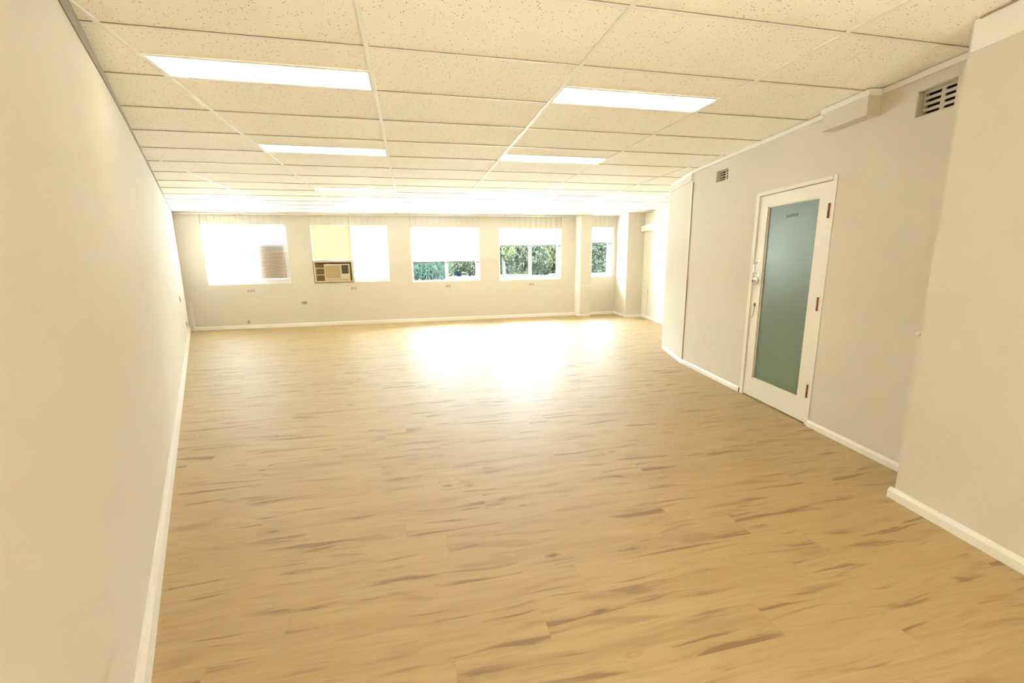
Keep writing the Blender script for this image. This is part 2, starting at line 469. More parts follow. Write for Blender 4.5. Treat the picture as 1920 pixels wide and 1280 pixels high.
# right wall with vent holes and door hole
VENT1 = (0.058, 0.294, 2.272, 2.430); VENT2 = (2.350, 2.597, 2.284, 2.412)
DOOR = (0.872, 1.748, 0.0, 2.012)
rw = MB().holed(-0.30, 3.166, 0, H+0.1, [VENT1, VENT2, DOOR], 0, 0.2, axis='y')
struct(rw.build('wall_right', M['paint'], mw=FR), 'beige wall with the glazed door on the right', 'wall')
struct(MB().box(0, 0.2, 0, 1.004, 0, H+0.1).build('wall_right_corner', M['paint'], mw=FF), 'angled end of the right wall beyond the door', 'wall')
# return wall beyond the corner, panel wall, column, pillars
struct(MB().prism([(5.305, 4.07), (5.51, 4.00), (7.4, 4.0), (7.4, 4.2), (5.33, 4.16)], 0, H+0.1).build('wall_return', M['paint']), 'return wall behind the angled corner', 'wall')
struct(MB().box(0, 0.2, -2.9, 2.3, 0, H+0.1).build('wall_far_right', M['door'], mw=FP), 'white panelled wall beyond the right corner', 'wall')
col = MB().prism([(6.60, 7.80), (7.10, 7.72), (7.25, 8.62), (6.69, 8.62)], 0, H+0.1)
struct(col.build('wall_column', M['paint']), 'beige column standing out between the alcove and panelled wall', 'column')
pil = MB().prism([(5.600, 8.33), (5.862, 8.27), (5.93, 8.60), (5.60, 8.60)], 0, H+0.1)
struct(pil.build('wall_pillar', M['paint']), 'square pillar left of the alcove window', 'column')
struct(MB().prism([(5.545, 8.47), (5.600, 8.33), (5.600, 8.60), (5.545, 8.60)], 0, H).build('trim_24', M['frame']), 'added white strip for window brightness up the left side of the pillar', 'trim')  # white colour stands in for window light on the pillar's side face
PBAND = MB().prism([(5.592, 8.327), (5.864, 8.266), (5.866, 8.276), (5.594, 8.337)], 0.785, 0.795)
struct(PBAND.build('trim_8', M['white']), 'thin pale joint line across the pillar', 'trim')
npm = MB().box(0, 0.55, -4.2, -0.215, 0, H+0.1)
struct(npm.build('wall_near_right', M['paint'], mw=FN), 'near pillar wall at the right edge', 'wall')
struct(MB().holed(-5.2, 9.2, 0, H+0.1, [(1.9, 3.1, 0.25, 2.25)], Y0-0.15, Y0, axis='x').build('wall_behind', M['paint']), 'wall behind the viewpoint with an added uplight opening', 'wall')  # opening added here to throw light onto the near ceiling
rwin = empty('window_6'); struct(rwin, 'added uplight window behind the viewpoint', 'window')  # unseen, made up as a source of uplight
MB().holed(1.9, 3.1, 0.25, 2.25, [(1.94, 2.48, 0.29, 2.21), (2.52, 3.06, 0.29, 2.21)], Y0-0.12, Y0-0.06, axis='x').build('window_frame', M['frame'], parent=rwin)
M['rear_bounce'] = mat('bounce_paving', (0.62, 0.56, 0.43), 0.9, var=0.08, vscale=0.6)  # bright tone chosen to bounce light up to the ceiling
M['lightblock'] = mat('lightblock_canvas', (0.25, 0.25, 0.24), 0.8)
struct(MB().box(-3, 9, Y0-3.2, Y0-0.2, 2.55, 2.62).build('lightblock', M['lightblock']), 'deep awning added over the rear window to block sky', 'lightblock')  # unseen cover added to keep sky and sun out of the room
M['brick'] = mat('dark_brick', (0.16, 0.10, 0.075), 0.9, var=0.3, vscale=4)
struct(MB().box(-25, 30, -22.3, -22, -0.35, 9.0).build('sky_blocker_wall', M['brick']), 'dark brick wall added to block sky across the rear yard', 'wall')  # unseen wall added to block the low sky behind
struct(MB().box(8.9, 9.1, Y0, 8.6, 0, H+0.1).build('wall_outer_right', M['paint']), 'outer wall far to the right', 'wall')
# low boxing in the left back corner
struct(MB().box(-3.7, -3.365, -0.07, 0.02, 0, 0.62).build('trim_9', M['paint'], mw=FB, bevel=0.004), 'low boxed pipe cover in the far left corner', 'boxing')

# ------------------------------------------------------------------ skirtings and ceiling trims
def skirt(name, mw, y0, y1, h, t, label, sgn=-1):
    pr = [(0.0, 0), (sgn*t, 0), (sgn*t, h*0.72), (sgn*t*0.45, h), (0, h)]
    o = MB().extr(pr, 'y', y0, y1).build(name, M['white'], mw=mw); return struct(o, label, 'skirting board')
skirt('baseboard_left', FL, -5.0, 9.2, 0.125, 0.018, 'white skirting board along the left wall', 1)
skirt('baseboard_right', FR, -0.2, 0.832, 0.055, 0.018, 'white skirting board between the door and the near pillar')
skirt('baseboard_right', FR, 1.80, 3.166, 0.055, 0.018, 'white skirting board beyond the door')
skirt('baseboard_corner', FF, -0.003, 1.004, 0.055, 0.018, 'white skirting board on the angled corner')
skirt('baseboard_near', FN, -4.2, -0.197, 0.062, 0.026, 'white skirting board on the near pillar wall')
skirt('baseboard_panel', FP, -2.6, 1.15, 0.07, 0.018, 'white skirting board on the panelled wall')
def skirt_b(name, a, b, h, t, label, mw=FB):
    pr = [(0.0, 0), (-t, 0), (-t, h*0.72), (-t*0.45, h), (0, h)]
    return struct(MB().extr(pr, 'x', a, b).build(name, M['white'], mw=mw), label, 'skirting board')
skirt_b('baseboard_back', -3.365, 5.60, 0.082, 0.018, 'white skirting board under the four windows')
skirt_b('baseboard_alcove', 5.93, 6.69, 0.075, 0.018, 'white skirting board under the alcove window')
skirt('baseboard_column', fdir((6.60, 7.80), (6.69, 8.62)), 0, 0.82, 0.065, 0.016, 'white skirting board on the alcove side of the column')
def skirt_pts(name, a, b, h, t, label):
    d = (Vector(b)-Vector(a)); L = d.length; d.normalize()
    mw = frame((a[0], a[1], 0), (d.x, d.y, 0), (-d.y, d.x, 0))
    return skirt_b(name, 0, L, h, t, label, mw)
skirt_pts('baseboard_column_front', (6.595, 7.80), (7.02, 7.732), 0.065, 0.016, 'white skirting board on the front of the column')
skirt_pts('baseboard_pillar', (5.595, 8.33), (5.862, 8.27), 0.05, 0.012, 'low skirting on the front of the square pillar')
# ceiling edge trims
struct(MB().extr([(0, H), (-0.02, H), (-0.02, H-0.035), (0, H-0.035)], 'x', -3.7, 5.6).build('trim_10', M['white'], mw=FB), 'white edge trim where the ceiling meets the window wall', 'ceiling trim')
struct(MB().box(-0.016, 0, -0.2, 3.17, H-0.034, H).build('trim_11', M['white'], mw=FR), 'white edge trim where the ceiling meets the right wall', 'ceiling trim')
struct(MB().box(-0.016, 0, 0, 1.006, H-0.05, H).build('trim_12', M['white'], mw=FF), 'white edge trim over the angled corner', 'ceiling trim')
struct(MB().box(-0.012, 0, -4.1, -0.235, 2.392, H).build('trim_13', M['tbar'], mw=FN), 'cream fascia band above the near pillar wall', 'ceiling trim')
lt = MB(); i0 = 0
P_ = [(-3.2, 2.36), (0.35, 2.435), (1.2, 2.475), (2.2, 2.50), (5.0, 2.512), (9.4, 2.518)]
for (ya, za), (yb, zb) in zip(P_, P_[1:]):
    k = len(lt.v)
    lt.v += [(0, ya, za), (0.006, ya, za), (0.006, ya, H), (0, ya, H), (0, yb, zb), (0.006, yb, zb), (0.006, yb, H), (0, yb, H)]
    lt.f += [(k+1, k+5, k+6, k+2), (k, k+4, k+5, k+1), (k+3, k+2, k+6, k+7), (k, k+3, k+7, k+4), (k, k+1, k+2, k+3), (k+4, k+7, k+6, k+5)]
struct(lt.build('trim_14', M['shadowtrim'], mw=FL), 'grey brown strip coloured as the shaded wall angle along the top of the left wall', 'ceiling trim')  # shade of the wall angle is put into the strip's colour
struct(MB().box(-0.018, -0.0125, -4.1, -0.26, H-0.007, H).build('trim_25', M['bead'], mw=FN), 'dark brown gap line above the cream fascia', 'ceiling trim')
# box at the top of the right wall
bx = MB().box(-0.105, 0, 0.535, 0.93, 2.372, 2.50).build('trim_15', M['paint'], mw=FR)
struct(bx, 'short boxed beam end at the top of the right wall', 'boxing')
b2 = MB().box(-0.108, 0, 0.533, 0.95, 2.497, H).build('cap', M['white'], parent=bx)
# corner strip and header of the angled corner
struct(MB().box(-0.012, 0.0, 3.135, 3.150, 0, 2.385).build('trim_16', M['white'], mw=FR, bevel=0.002), 'thin upright strip at the bend of the right wall', 'trim')
struct(MB().box(-0.010, 0.0, 3.128, 3.135, 0, 2.385).build('trim_17', M['bead'], mw=FR), 'narrow brown gap beside the upright strip', 'trim')
struct(MB().box(-0.012, 0.0, 0.02, 1.0, 2.415, 2.49).build('trim_18', M['paint'], mw=FF), 'shallow header board over the angled corner', 'trim')
# panelled wall: duct beam, joint, conduit
struct(MB().box(-0.09, 0, -2.6, 1.30, 2.085, 2.225).build('trim_19', M['white'], mw=FP, bevel=0.004), 'white boxed duct running along the panelled wall', 'boxing')
struct(MB().box(-0.004, 0, 0.300, 0.330, 0.07, 2.08).box(-0.004, 0, 0.300, 0.330, 2.23, H).build('trim_20', M['board'], mw=FP), 'upright cover strip over the panel joint', 'trim')
struct(MB().box(-0.014, 0, 0.765, 0.790, 0.07, 0.735).build('trim_21', M['board'], mw=FP, bevel=0.002), 'short upright conduit at the foot of the panelled wall', 'conduit')
struct(MB().box(-3.35, -3.338, -0.003, 0.0, 0.08, 0.12).build('trim_22', M['white'], mw=FB), None)
bpy.data.objects.remove(bpy.data.objects['trim_22'])

# ------------------------------------------------------------------ windows
def bx_frame(b, a0, a1, z0, z1, w, y0, y1, wb=None, wr=None, wt=None, wl=None):
    wb = w if wb is None else wb; wr = w if wr is None else wr; wt = w if wt is None else wt; wl = w if wl is None else wl
    b.box(a0, a0+wl, y0, y1, z0, z1); b.box(a1-wr, a1, y0, y1, z0, z1); b.box(a0+wl, a1-wr, y0, y1, z0, z0+wb); b.box(a0+wl, a1-wr, y0, y1, z1-wt, z1)
    return b
wl = ['far left window, its right pane behind a sign', 'window holding the air conditioner', 'window with trees below its half lowered blind',
      'window with dark railed blind raised to its middle', 'narrow window in the alcove']
for i, (a, b, z0, z1) in enumerate(WIN):
    root = empty('window_%d' % (i+1), mw=FB); struct(root, wl[i], 'window')
    mid = (a+b)/2
    fr_ = MB(); bx_frame(fr_, a, b, z0, z1, 0.032, 0.07, 0.15)
    if i < 4: fr_.box(mid-0.022, mid+0.022, 0.07, 0.15, z0+0.032, z1-0.032)
    fr_.build('window_frame', M['frame'], parent=root, bevel=0.002)
    MB().box(a+0.001, b-0.001, 0.002, 0.07, z0+0.0005, z0+0.014).build('window_sill', M['frame'], parent=root)
    for s in (0, 1):                      # white side reveals
        x = a if s == 0 else b
        MB().box(x if s == 0 else x-0.006, x+0.006 if s == 0 else x, 0.001, 0.07, z0+0.014, z1).build('reveal', M['frame'], parent=root)
    if i < 4:
        MB().box(a+0.032, mid-0.022, 0.105, 0.109, z0+0.032, z1-0.032).build('pane', M['glass'], parent=root)
        s = MB(); bx_frame(s, mid+0.022, b-0.032, z0+0.032, z1-0.032, 0.03, 0.085, 0.135, wb=0.075, wr=0.065)
        s.build('sash', M['frame'], parent=root, bevel=0.002)
        MB().box(mid+0.052, b-0.097, 0.108, 0.112, z0+0.107, z1-0.062).build('pane', M['glass'], parent=root)
        w = MB().box(mid+0.06, mid+0.16, 0.060, 0.085, z0+0.030, z0+0.045); w.tube([(mid+0.08, 0.065, z0+0.045), (mid+0.10, 0.05, z0+0.06), (mid+0.15, 0.045, z0+0.055)], 0.006)
        w.build('winder', M['aluminium'], parent=root)
    else:
        s = MB(); bx_frame(s, a+0.032, b-0.032, z0+0.032, z1-0.032, 0.03, 0.085, 0.135, wr=0.075)
        s.build('sash', M['frame'], parent=root, bevel=0.002)
        MB().box(a+0.062, b-0.107, 0.108, 0.112, z0+0.062, z1-0.062).build('pane', M['glass'], parent=root)

def blind(a, b, z0, z1, tilt, label, rail='rail', slat='slat', cord=True, sag=0.0, wand=None):
    root = empty('venetian_blind', label, 'blind', mw=FB, group='venetian blinds on the far windows')
    MB().box(a, b, 0.018, 0.046, z1-0.028, z1).build('headrail', M['railwhite'], parent=root, bevel=0.002)
    s = MB(); pitch = 0.0205; n = int((z1-0.03-z0-0.02)/pitch); wd = 0.0125
    for k in range(n):
        z = z1-0.04-k*pitch; dy = wd*math.cos(tilt); dz = -wd*math.sin(tilt)
        s.box(a+0.004, b-0.004, -1, 1, 0, 1); vs = s.v[-8:]
        del s.v[-8:]
        for (x, y, zz) in vs:
            s.v.append((x, 0.032+y*dy, z+y*dz+(zz-0.5)*0.0008))
    s.build('slats', M[slat], parent=root, weld=False, norm=False)
    MB().box(a+0.002, b-0.002, 0.020, 0.044, z0, z0+(0.020 if rail == 'rail' else 0.015)).build('bottom_rail', M[rail], parent=root, bevel=0.002)
    for t in ((0.12, 0.5, 0.88) if b-a > 1 else (0.15, 0.85)):
        x = a+(b-a)*t; MB().box(x-0.0015, x+0.0015, 0.017, 0.0185, z0, z1-0.03).build('cord', M['railwhite'], parent=root)
    if wand:
        MB().tube([(wand, 0.012, z1-0.03), (wand, 0.010, z1-0.75)], 0.005, 6).build('wand', M['railwhite'], parent=root)
    return root
d2r = math.radians
a, b, z0, z1 = WIN[0]
blind(a+0.01, -2.155, z0+0.06, z1, d2r(25), 'lowered white slatted blind on the left half of the far left window', rail='railwhite', slat='slatb')
blind(-2.145, b-0.01, z0+0.075, z1-0.012, d2r(25), 'lowered white slatted blind over the brown sign in the far left window', rail='railwhite', slat='slatb', wand=-1.40)
a, b, z0, z1 = WIN[1]
blind(a+0.012, 0.065, 1.492, z1, d2r(72), 'cream slatted blind lowered onto the air conditioner surround', rail='railwhite', slat='slatc')
blind(0.085, b-0.006, z0+0.02, z1, d2r(28), 'white slatted blind lowered to the sill right of the air conditioner', rail='railwhite', slat='slatb', wand=0.72)
a, b, z0, z1 = WIN[2]
blind(a+0.01, b-0.01, 1.408, z1, d2r(27), 'white slatted blind lowered two thirds with foliage showing below it')
a, b, z0, z1 = WIN[3]
blind(a+0.01, b-0.01, 1.785, z1, d2r(16), 'open slatted blind with dark bottom rail, raised to mid window beside the pillar')
a, b, z0, z1 = WIN[4]
blind(a+0.006, b-0.006, 1.838, z1, d2r(26), 'short narrow blind in the alcove window')

# sign and sheets standing against the outside of the panes
sg = empty('sign_board', 'brown and orange sign board behind the blind of the far left window', 'sign', mw=FB)
MB().box(-1.96, -1.405, 0.117, 0.127, 1.105, 1.93).build('panel', M['signbody'], parent=sg)
MB().box(-1.96, -1.405, 0.115, 0.117, 1.74, 1.93).build('header', M['signdark'], parent=sg)
tri = MB(); tri.extr([(-1.96, 1.93), (-1.96, 1.62), (-1.80, 1.74)], 'y', 0.1135, 0.115); tri.build('orange_corner', M['signorange'], parent=sg)
tx = MB()
for k, (x0, x1, zz) in enumerate([(-1.74, -1.70, 1.86), (-1.69, -1.63, 1.86), (-1.62, -1.57, 1.865), (-1.56, -1.50, 1.86), (-1.49, -1.41, 1.86), (-1.66, -1.60, 1.815), (-1.59, -1.52, 1.815), (-1.51, -1.41, 1.815)]):
    tx.box(x0, x1, 0.1140, 0.115, zz, zz+0.022)
tx.build('lettering', M['signtext'], parent=sg)
for (x0, x1, za, zb, lab) in ((-2.60, -2.17, 1.03, 1.52, 'white sheet behind the left blind of the far left window'), (0.33, 0.78, 1.10, 1.43, 'white sheet behind the blind right of the air conditioner')):
    o = MB().box(x0, x1, 0.1125, 0.1145, za, zb).build('sheet', M['paper'], mw=FB); tag(o, lab, 'sheet')

# ------------------------------------------------------------------ air conditioner in its surround
ac = empty('air_conditioner', 'cream box air conditioner set in the lower left of the second window', 'air conditioner', mw=FB)
A0, A1, Z0, Z1 = -0.790, 0.060, 1.004, 1.488
s = MB(); bx_frame(s, A0, A1, Z0, Z1, 0.028, -0.02, 0.10); s.build('surround', M['cream'], parent=ac, bevel=0.003)
s = MB(); bx_frame(s, A0-0.012, A1+0.014, Z0-0.014, Z1+0.004, 0.012, -0.012, 0.02, wt=0.004); s.build('edge_shadow', M['acdark'], parent=ac)  # dark border is the shadow around the surround, put in as colour
MB().box(A0+0.028, A1-0.028, 0.09, 0.10, Z0+0.028, Z1-0.028).build('backing', M['brown'], parent=ac)
for zz in (1.165, 1.315): MB().box(A0+0.028, -0.565, -0.012, 0.09, zz, zz+0.018).build('shelf', M['cream'], parent=ac)
bo = MB(); bo.box(-0.565, -0.010, -0.045, 0.088, 1.034, 1.415); bo.build('body', M['cream'], parent=ac, bevel=0.008)
gr = MB(); gr.box(-0.545, -0.215, -0.050, -0.044, 1.10, 1.385)
for k in range(13): gr.box(-0.545, -0.215, -0.054, -0.050, 1.108+k*0.021, 1.116+k*0.021)
gr.build('intake_grille', M['tan'], parent=ac)
cg = MB(); cg.box(-0.185, -0.035, -0.050, -0.044, 1.195, 1.395)
for k in range(5): cg.box(-0.18+k*0.03, -0.172+k*0.03, -0.055, -0.050, 1.20, 1.39)
for k in range(6): cg.box(-0.185, -0.035, -0.053, -0.050, 1.205+k*0.033, 1.211+k*0.033)
cg.build('outlet_grille', M['acdark'], parent=ac)
MB().box(-0.545, -0.035, -0.049, -0.044, 1.05, 1.075).build('control_strip', M['tan'], parent=ac)
MB().box(0.068, 0.074, -0.016, -0.010, 0.985, 1.49).build('cable', M['railwhite'], parent=ac)

# ------------------------------------------------------------------ door
dr = empty('door_1', mw=FR); struct(dr, 'white door with a tall frosted green glass pane', 'door')
fr_ = MB()
fr_.box(-0.006, 0.0, 0.832, 0.872, 0, 2.045); fr_.box(-0.014, 0.0, 1.748, 1.795, 0, 2.045); fr_.box(-0.014, 0.0, 0.872, 1.748, 2.012, 2.045)
fr_.box(0.045, 0.09, 0.872, 0.892, 0, 2.012).box(0.045, 0.09, 1.728, 1.748, 0, 2.012).box(0.045, 0.09, 0.892, 1.728, 1.995, 2.012)
fr_.build('door_frame', M['door'], parent=dr, bevel=0.003)
PA = (0.995, 1.628, 0.205, 1.900)
lf = MB().holed(0.877, 1.7477, 0.014, 2.007, [PA], 0.000, 0.040, axis='y')
leaf = lf.build('door_leaf', M['door'], parent=dr)
s = MB()
def ring(b, a0, a1, z0, z1, w, x0, x1):
    b.box(x0, x1, a0, a0+w, z0, z1); b.box(x0, x1, a1-w, a1, z0, z1); b.box(x0, x1, a0+w, a1-w, z0, z0+w); b.box(x0, x1, a0+w, a1-w, z1-w, z1); return b
ring(s, PA[0], PA[1], PA[2], PA[3], 0.010, 0.008, 0.018); s.build('glazing_bead', M['door'], parent=leaf)
MB().box(0.006, 0.0165, PA[1]-0.006, PA[1]-0.0005, PA[2]+0.002, PA[3]-0.002).build('bead_edge', M['bead'], parent=leaf)
pane = MB().box(0.018, 0.024, PA[0]+0.001, PA[1]-0.001, PA[2]+0.001, PA[3]-0.001).build('glass_pane', M['frosted'], parent=leaf)
lb = MB()
for k, (ya, yb) in enumerate([(1.375, 1.36), (1.352, 1.336), (1.330, 1.316), (1.310, 1.292), (1.286, 1.27), (1.264, 1.25)]): lb.box(0.0168, 0.018, yb, ya, 1.779, 1.797 if k else 1.792)
ring(lb, 1.242, 1.384, 1.772, 1.803, 0.002, 0.0168, 0.018)
lb.build('sticker', M['acdark'], parent=leaf)
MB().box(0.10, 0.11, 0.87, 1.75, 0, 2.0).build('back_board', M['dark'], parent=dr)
for z in (0.295, 1.04, 1.78):
    h = MB().box(-0.004, 0.001, 0.873, 0.896, z-0.055, z+0.055); h.tube([(-0.009, 0.877, z-0.057), (-0.009, 0.877, z+0.057)], 0.0075, 8)
    h.build('hinge', M['hinge'], parent=dr)
hd = MB(); pts = [(0, 1.675, 1.385)]
for t in range(13):
    w = math.pi*t/12; pts.append((-0.050*min(1, 1.25*math.sin(w)), 1.675, 1.322+0.058*math.cos(w)))
pts.append((0, 1.675, 1.262)); hd.tube(pts, 0.006, 10)
for zz in (1.388, 1.260): hd.box(-0.004, 0, 1.664, 1.686, zz-0.012, zz+0.012)
hd.build('pull_handle', M['chrome'], parent=leaf, smooth=False)
lk = shift(lathe([(0.036, 0), (0.038, -0.006), (0.036, -0.020), (0.030, -0.026), (0.018, -0.028), (0.016, -0.042), (0.012, -0.046)], 24), 0, 1.688, 1.196)
for k in range(5):
    w = 0.6+k*math.tau/5; lk.box(-0.024, -0.0205, 1.688+0.029*math.cos(w)-0.004, 1.688+0.029*math.cos(w)+0.004, 1.196+0.029*math.sin(w)-0.004, 1.196+0.029*math.sin(w)+0.004)
lock = lk.build('deadlock', M['chrome'], parent=leaf)
MB().box(-0.050, -0.046, 1.685, 1.691, 1.186, 1.206).build('keyhole', M['dark'], parent=lock)
pb = MB(); pb.extr([(1.672, 0.945), (1.696, 0.945), (1.684, 0.975)], 'x', -0.010, 0.0); pb.build('catch_plate', M['hinge'], parent=leaf)
MB().tube([(-0.006, 1.684, 0.95), (-0.010, 1.684, 0.86), (-0.014, 1.690, 0.835), (-0.024, 1.700, 0.822)], 0.003, 6).build('catch_rod', M['bead'], parent=leaf)
struct(MB().box(-0.020, 0.0, 1.796, 1.803, 0, 0.056).build('trim_23', M['hinge'], mw=FR), 'raw brown cut end of the skirting beside the door', 'trim')

# ------------------------------------------------------------------ wall vents
def vent(V, label):
    r = empty('wall_vent', label, 'vent', mw=FR, group='recessed slotted wall vents')
    a, b, z0, z1 = V
    s = MB(); e = 0.0015; D = 0.045
    s.box(0.001, D+0.01, a+e, a+0.006, z0+e, z1-e); s.box(0.001, D+0.01, b-0.006, b-e, z0+e, z1-e)
    s.box(0.001, D+0.01, a+0.006, b-0.006, z0+e, z0+0.006); s.box(0.001, D+0.01, a+0.006, b-0.006, z1-0.006, z1-e)
    s.build('surround', M['ventplate'], parent=r)
    hs = []; zz = (z1-z0)
    for k in range(4):
        c = z0+zz*(0.17+0.22*k)
        for (p, q) in ((0.06, 0.45), (0.55, 0.94)): hs.append((a+(b-a)*p, a+(b-a)*q, c-0.0085, c+0.0085))
    MB().holed(a+0.006, b-0.006, z0+0.006, z1-0.006, hs, D, D+0.008, axis='y').build('grille', M['ventplate'], parent=r)
    MB().box(D+0.03, D+0.035, a+0.006, b-0.006, z0+0.006, z1-0.006).build('cavity', M['dark'], parent=r)
    return r
vent(VENT1, 'slotted wall vent high up beside the near pillar')
vent(VENT2, 'smaller looking slotted vent high on the wall left of the door')
ds = shift(lathe([(0.016, 0), (0.016, -0.006), (0.009, -0.010), (0.009, -0.022), (0.013, -0.026), (0.012, -0.034), (0.006, -0.038)], 16), 0, 0.02, 0.937)
tag(ds.build('door_stop', M['white'], mw=FR, smooth=False), 'small white door stop on the wall close to the near pillar', 'door stop')

# ------------------------------------------------------------------ outlets and switches
def outlet(mw, x, z, w, h, label, mk, n=2, axis='x', name='power_outlet', group='wall outlets under the windows'):
    r = empty(name, label, 'outlet' if name == 'power_outlet' else 'switch', mw=mw, group=group)
    p = MB()
    if axis == 'x': p.box(x-w/2, x+w/2, -0.010, 0, z-h/2, z+h/2)
    else:
        sg_ = 1 if axis == 'y+' else -1
        p.box(min(0, sg_*0.010), max(0, sg_*0.010), x-w/2, x+w/2, z-h/2, z+h/2)
    p.build('plate', mk, parent=r, bevel=0.002)
    for k in range(n):
        c = x-w/2+w*(k+0.5)/n; q = MB(); e = w/n*0.24
        if axis == 'x': q.box(c-e, c+e, -0.014, -0.010, z-h*0.2, z+h*0.22)
        elif axis == 'y+': q.box(0.010, 0.014, c-e, c+e, z-h*0.2, z+h*0.22)
        else: q.box(-0.014, -0.010, c-e, c+e, z-h*0.2, z+h*0.22)
        q.build('socket', M['swk'], parent=r)
    return r
outlet(FB, -2.150, 0.853, 0.165, 0.075, 'pale double outlet under the sign in the far left window', M['sw'], 3)
outlet(FB, 0.045, 0.855, 0.13, 0.075, 'pale outlet just below the air conditioner', M['sw'], 2)
outlet(FB, 2.250, 0.850, 0.13, 0.075, 'pale tan outlet under the window with the half lowered blind', M['sw'], 3)
outlet(FB, 4.365, 0.840, 0.13, 0.075, 'pale outlet under the window nearest the pillar', M['sw'], 3)
outlet(FB, -1.065, 0.553, 0.125, 0.065, 'tan outlet low between the first two windows', M['swt'], 1)
outlet(FB, -2.275, 0.150, 0.065, 0.085, 'small outlet just above the skirting under the far left window', M['swt'], 1)
outlet(FL, 7.825, 0.331, 0.16, 0.085, 'tan outlet low on the left wall near the far corner', M['swt'], 1, axis='y+', group=None)
outlet(FL, 6.71, 0.870, 0.09, 0.11, 'pale outlet at waist height on the left wall', M['sw'], 1, axis='y+', group=None)
outlet(FP, 0.275, 1.72, 0.085, 0.115, 'cream switch on the joint strip of the panelled wall', M['cream'], 1, axis='y-', name='light_switch', group=None)

# ------------------------------------------------------------------ hook and looped cord in the alcove
FA = fdir((6.60, 7.80), (6.69, 8.62))
hk = MB().box(-0.006, 0, 0.27, 0.30, 1.44, 1.475); hk.tube([(0, 0.285, 1.462), (-0.04, 0.285, 1.458), (-0.05, 0.285, 1.475)], 0.006, 8)
tag(hk.build('wall_hook', M['rail'], mw=FA), 'small dark hook on the alcove side of the column', 'hook')
cd = MB()
for k, (ry, rz, ox) in enumerate(((0.095, 0.24, -0.020), (0.13, 0.27, -0.028), (0.07, 0.21, -0.036))):
    pts = []
    for t in range(28):
        w = math.tau*t/28; pts.append((ox, 0.285+ry*math.sin(w)*(0.55+0.45*(1-math.cos(w))/2)+0.01*k, 1.475-rz+rz*math.cos(w)))
    cd.tube(pts, 0.0055, 6, close=True)
tag(cd.build('cord_loop', M['cable'], mw=FA), 'pale cord hanging in loops from the alcove hook', 'cord')

# ------------------------------------------------------------------ ceiling lights
def lamp_thing():
    r = empty('ceiling_light', 'x', 'ceiling light', mw=T(0, 0, H), group='recessed fluorescent ceiling lights')
    s = MB(); x0, x1, y0, y1 = 0.014, 1.186, 0.008, 0.286
    bx_frame(s, x0, x1, 0, 0.06, 0.008, y0, y1, wb=0)
    s = MB(); s.box(x0, x0+0.010, y0, y1, 0.002, 0.07); s.box(x1-0.010, x1, y0, y1, 0.002, 0.07)
    s.box(x0+0.010, x1-0.010, y0, y0+0.008, 0.002, 0.07); s.box(x0+0.010, x1-0.010, y1-0.008, y1, 0.002, 0.07); s.box(x0, x1, y0, y1, 0.068, 0.074)
    s.build('housing', M['lampframe'], parent=r)
    MB().box(x0+0.010, x1-0.010, y0+0.008, y1-0.008, 0.006, 0.012).build('diffuser', M['lamp'], parent=r)
    return r
names = {(0, 1.5): 'long bright ceiling light nearest the left wall, closest of its row', (2, 1.5): 'bright ceiling light nearest the door, closest of its row',
         (0, 4.5): 'second ceiling light back in the left row', (2, 4.5): 'second ceiling light back in the middle row',
         (0, 8.5): 'third ceiling light back in the left row', (2, 8.5): 'third ceiling light back in the middle row',
         (4, 8.5): 'ceiling light beside the angled wall corner', (0, 11.5): 'last ceiling light of the left row by the windows',
         (2, 11.5): 'last ceiling light of the middle row by the windows', (4, 11.5): 'ceiling light in front of the square pillar',
         (-2, 11.5): 'ceiling light in the far left corner by the windows', (0, -1.5): 'ceiling light above and left of the viewpoint', (2, -1.5): 'ceiling light above and right of the viewpoint'}
proto = lamp_thing()
for i, (c, r) in enumerate(lamps):
    o = proto if i == 0 else copy_tree(proto)
    o.matrix_world = T(c*1.2, r*0.6, H); o['label'] = names[(c, r)]

